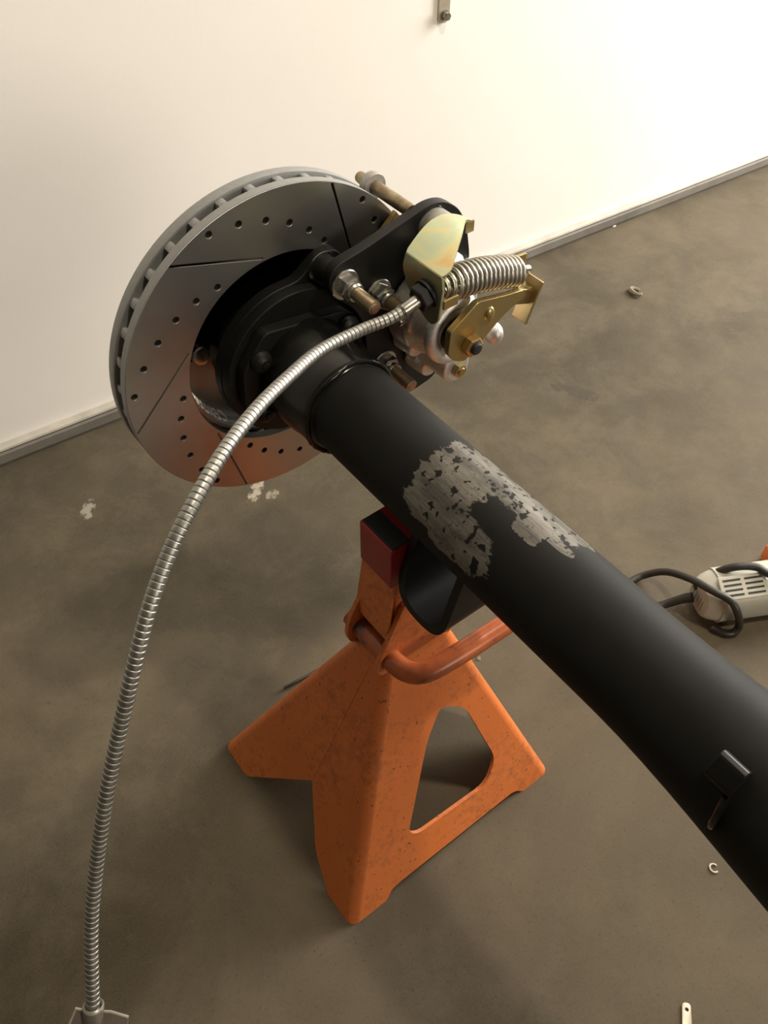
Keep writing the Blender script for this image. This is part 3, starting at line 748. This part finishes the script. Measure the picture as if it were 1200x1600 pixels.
g = G(); g.box(tp(.047, 0, 0) + nrm * .0325, (.064, .031, .0030), Matrix((gd, tang, nrm)).transposed(), ch=.0012); link('vent_panel', g, 'tool_white', tl)
for col in range(2):
    for row in range(4):
        c = tp(.0470, 0, 0) + nrm * .0328 + gd * (-.0145 + col * .029) + tang * (-.0098 + row * .0065) + nrm * .0012
        g = G(); g.box(c, (.0235, .0024, .0012), Matrix((gd, tang, nrm)).transposed()); link('vent_slot', g, 'rubber_black', tl, 0)
g = G(); g.sweep(catmull([(.3600, -.2260, .006), (.3420, -.2200, .006), (.3400, -.2060, .006), (.3620, -.1930, .006), (.390, -.1870, .006), (.4120, -.1915, .010), (.4250, -.213, .030), (.4190, -.2500, .058), (.4165, -.2800, .0690), (.4250, -.3050, .0660), (.4290, -.3190, .050), (.4420, -.3230, .018), (.4370, -.3230, .0065), (.4270, -.3160, .0060), (.4200, -.300, .0058)], 10), .0050, 12); link('power_cord', g, 'cord_rubber', tl, 60)
g = G(); g.sweep(catmull([(.3600, -.2260, .006), (.395, -.2400, .010), (.4120, -.2540, .025), (.4180, -.2620, .032)], 8), lambda i: .0048 + .0022 * min(1, i / 24), 12); link('cord_sleeve', g, 'cord_rubber', tl, 60)
g = G(); g.sweep(catmull([(.4500, -.2480, .022), (.4550, -.2620, .055), (.4680, -.2760, .0720), (.4870, -.2930, .0745), (.4960, -.3140, .0715), (.53, -.36, .066), (.56, -.41, .02), (.58, -.45, .006), (.64, -.52, .0055), (.75, -.55, .0055), (.9, -.52, .0055)], 10), .0052, 12); link('cord_loop', g, 'cord_rubber', tl, 60)
g = G(); g.box((.5850, -.2900, .0165), (.05, .036, .032), Matrix.Rotation(-.45, 3, 'Z'), ch=.006)
tag(link('plastic_case', g, 'orange_plastic', None, 35, org=(.585, -.29, 0)), 'orange plastic piece peeping out behind the white power tool, at the right edge', 'plastic piece')

# ------------------------------------------------------------------ wall bracket and floor litter
wb = thing('wall_strap', tuple(wp(.8065, .002, .47)), 'pale steel strap with a hex bolt, fixed high on the white wall', 'bracket')
o2 = [(.7965, .62)] + [(.8065 + .0100 * math.cos(math.radians(q)), .4790 + .0100 * math.sin(math.radians(q))) for q in range(180, 361, 15)] + [(.8165, .62)]
g = G(); g.plate([o2, circle(.8070, .512, .0035, 16)], .0019, lambda a, b, c: wp(a, .0022 + c, b), .0004); link('strap', g, 'strip_steel', wb)
g = G(); g.lathe([(.0072, .0043), (.0072, .0055)], wp(.8070, 0, .4800), -wn, 24); g.hexn(wp(.8070, .0055, .4800), -wn, .0110, .0075, 0, .3); link('strap_bolt', g, 'steel', wb, 20)
g = G(); s0 = Vector((.0525, -.5645, 0)); s1 = Vector((.0190, -.5940, 0)); d = (s1 - s0).normalized(); p = Vector((-d.y, d.x, 0)); L = (s1 - s0).length
out = rounded([(0, -.0042), (0, .0042), (L, .0050), (L, -.0050)], [.004, .004, 0, 0], 5)
g.plate([out, circle(.0060, .0003, .0017, 14)], .0011, lambda a, b, c: s0 + d * a + p * b + Vector((0, 0, .0012 + c)), .0003)
tag(link('metal_strip', g, 'strip_steel', None, 30, org=tuple(s0)), 'narrow metal strip with a punched hole, on the floor at the lower right', 'metal strip')
def chip(name, x, y, sz, mat, label, seed, cat='debris', n=9, flat=.45):
    rnd = random.Random(seed); g = G(); ring = [(sz * (.6 + .5 * rnd.random()) * math.cos(2 * PI * i / n), sz * (.6 + .5 * rnd.random()) * math.sin(2 * PI * i / n)) for i in range(n)]
    vs = [(x + a, y + b, .0002) for a, b in ring] + [(x + a * .7, y + b * .7, sz * flat * (.6 + .6 * rnd.random())) for a, b in ring] + [(x, y, sz * flat)]
    fs = [tuple(reversed(range(n)))] + [(i, (i + 1) % n, n + (i + 1) % n, n + i) for i in range(n)] + [(n + i, n + (i + 1) % n, 2 * n) for i in range(n)]
    g.add(vs, fs); return tag(link(name, g, mat, None, 0, org=(x, y, 0)), label, cat)
chip('pebble', 1.0605, .458, .0052, 'chip_white', 'small white pebble on the floor beside the wall base', 3)
chip('stone_chip', .150, -.150, .004, 'chip_tan', 'small tan stone chip on the floor beside the orange stand', 5)
g = G(); pts = [Vector((.918 + .007 * math.cos(q) - .006 * q / 5, .2685 + .013 * math.sin(q), .0022 + .0009 * q)) for q in [k * .35 for k in range(16)]]
g.sweep(pts, lambda i: .0052 - .0030 * abs(i - 7) / 9, 7); tag(link('curled_leaf', g, 'chip_tan', None, 30, org=(.918, .2685, 0)), 'dry tan curled scrap lying on the open floor right of the caliper', 'debris')
g = G(); pts = [Vector((.1779 + .0042 * math.cos(q), -.4986 + .0046 * math.sin(q), .0012)) for q in [k * .4 for k in range(13)]]
g.sweep(pts, .0010, 6); tag(link('metal_shaving', g, 'chip_white', None, 40, org=(.178, -.4986, 0)), 'tiny pale metal shaving curl on the floor below the axle', 'debris')
g = G(); g.sweep(catmull([(-.071, -.0375, .004), (-.05, -.041, .006), (-.0200, -.043, .005)], 6), .0021, 8); tw = link('twig', g, 'cord_rubber', None, 60, org=(-.05, -.04, 0)); tag(tw, 'thin dark twig lying behind the left leg of the orange stand', 'debris')
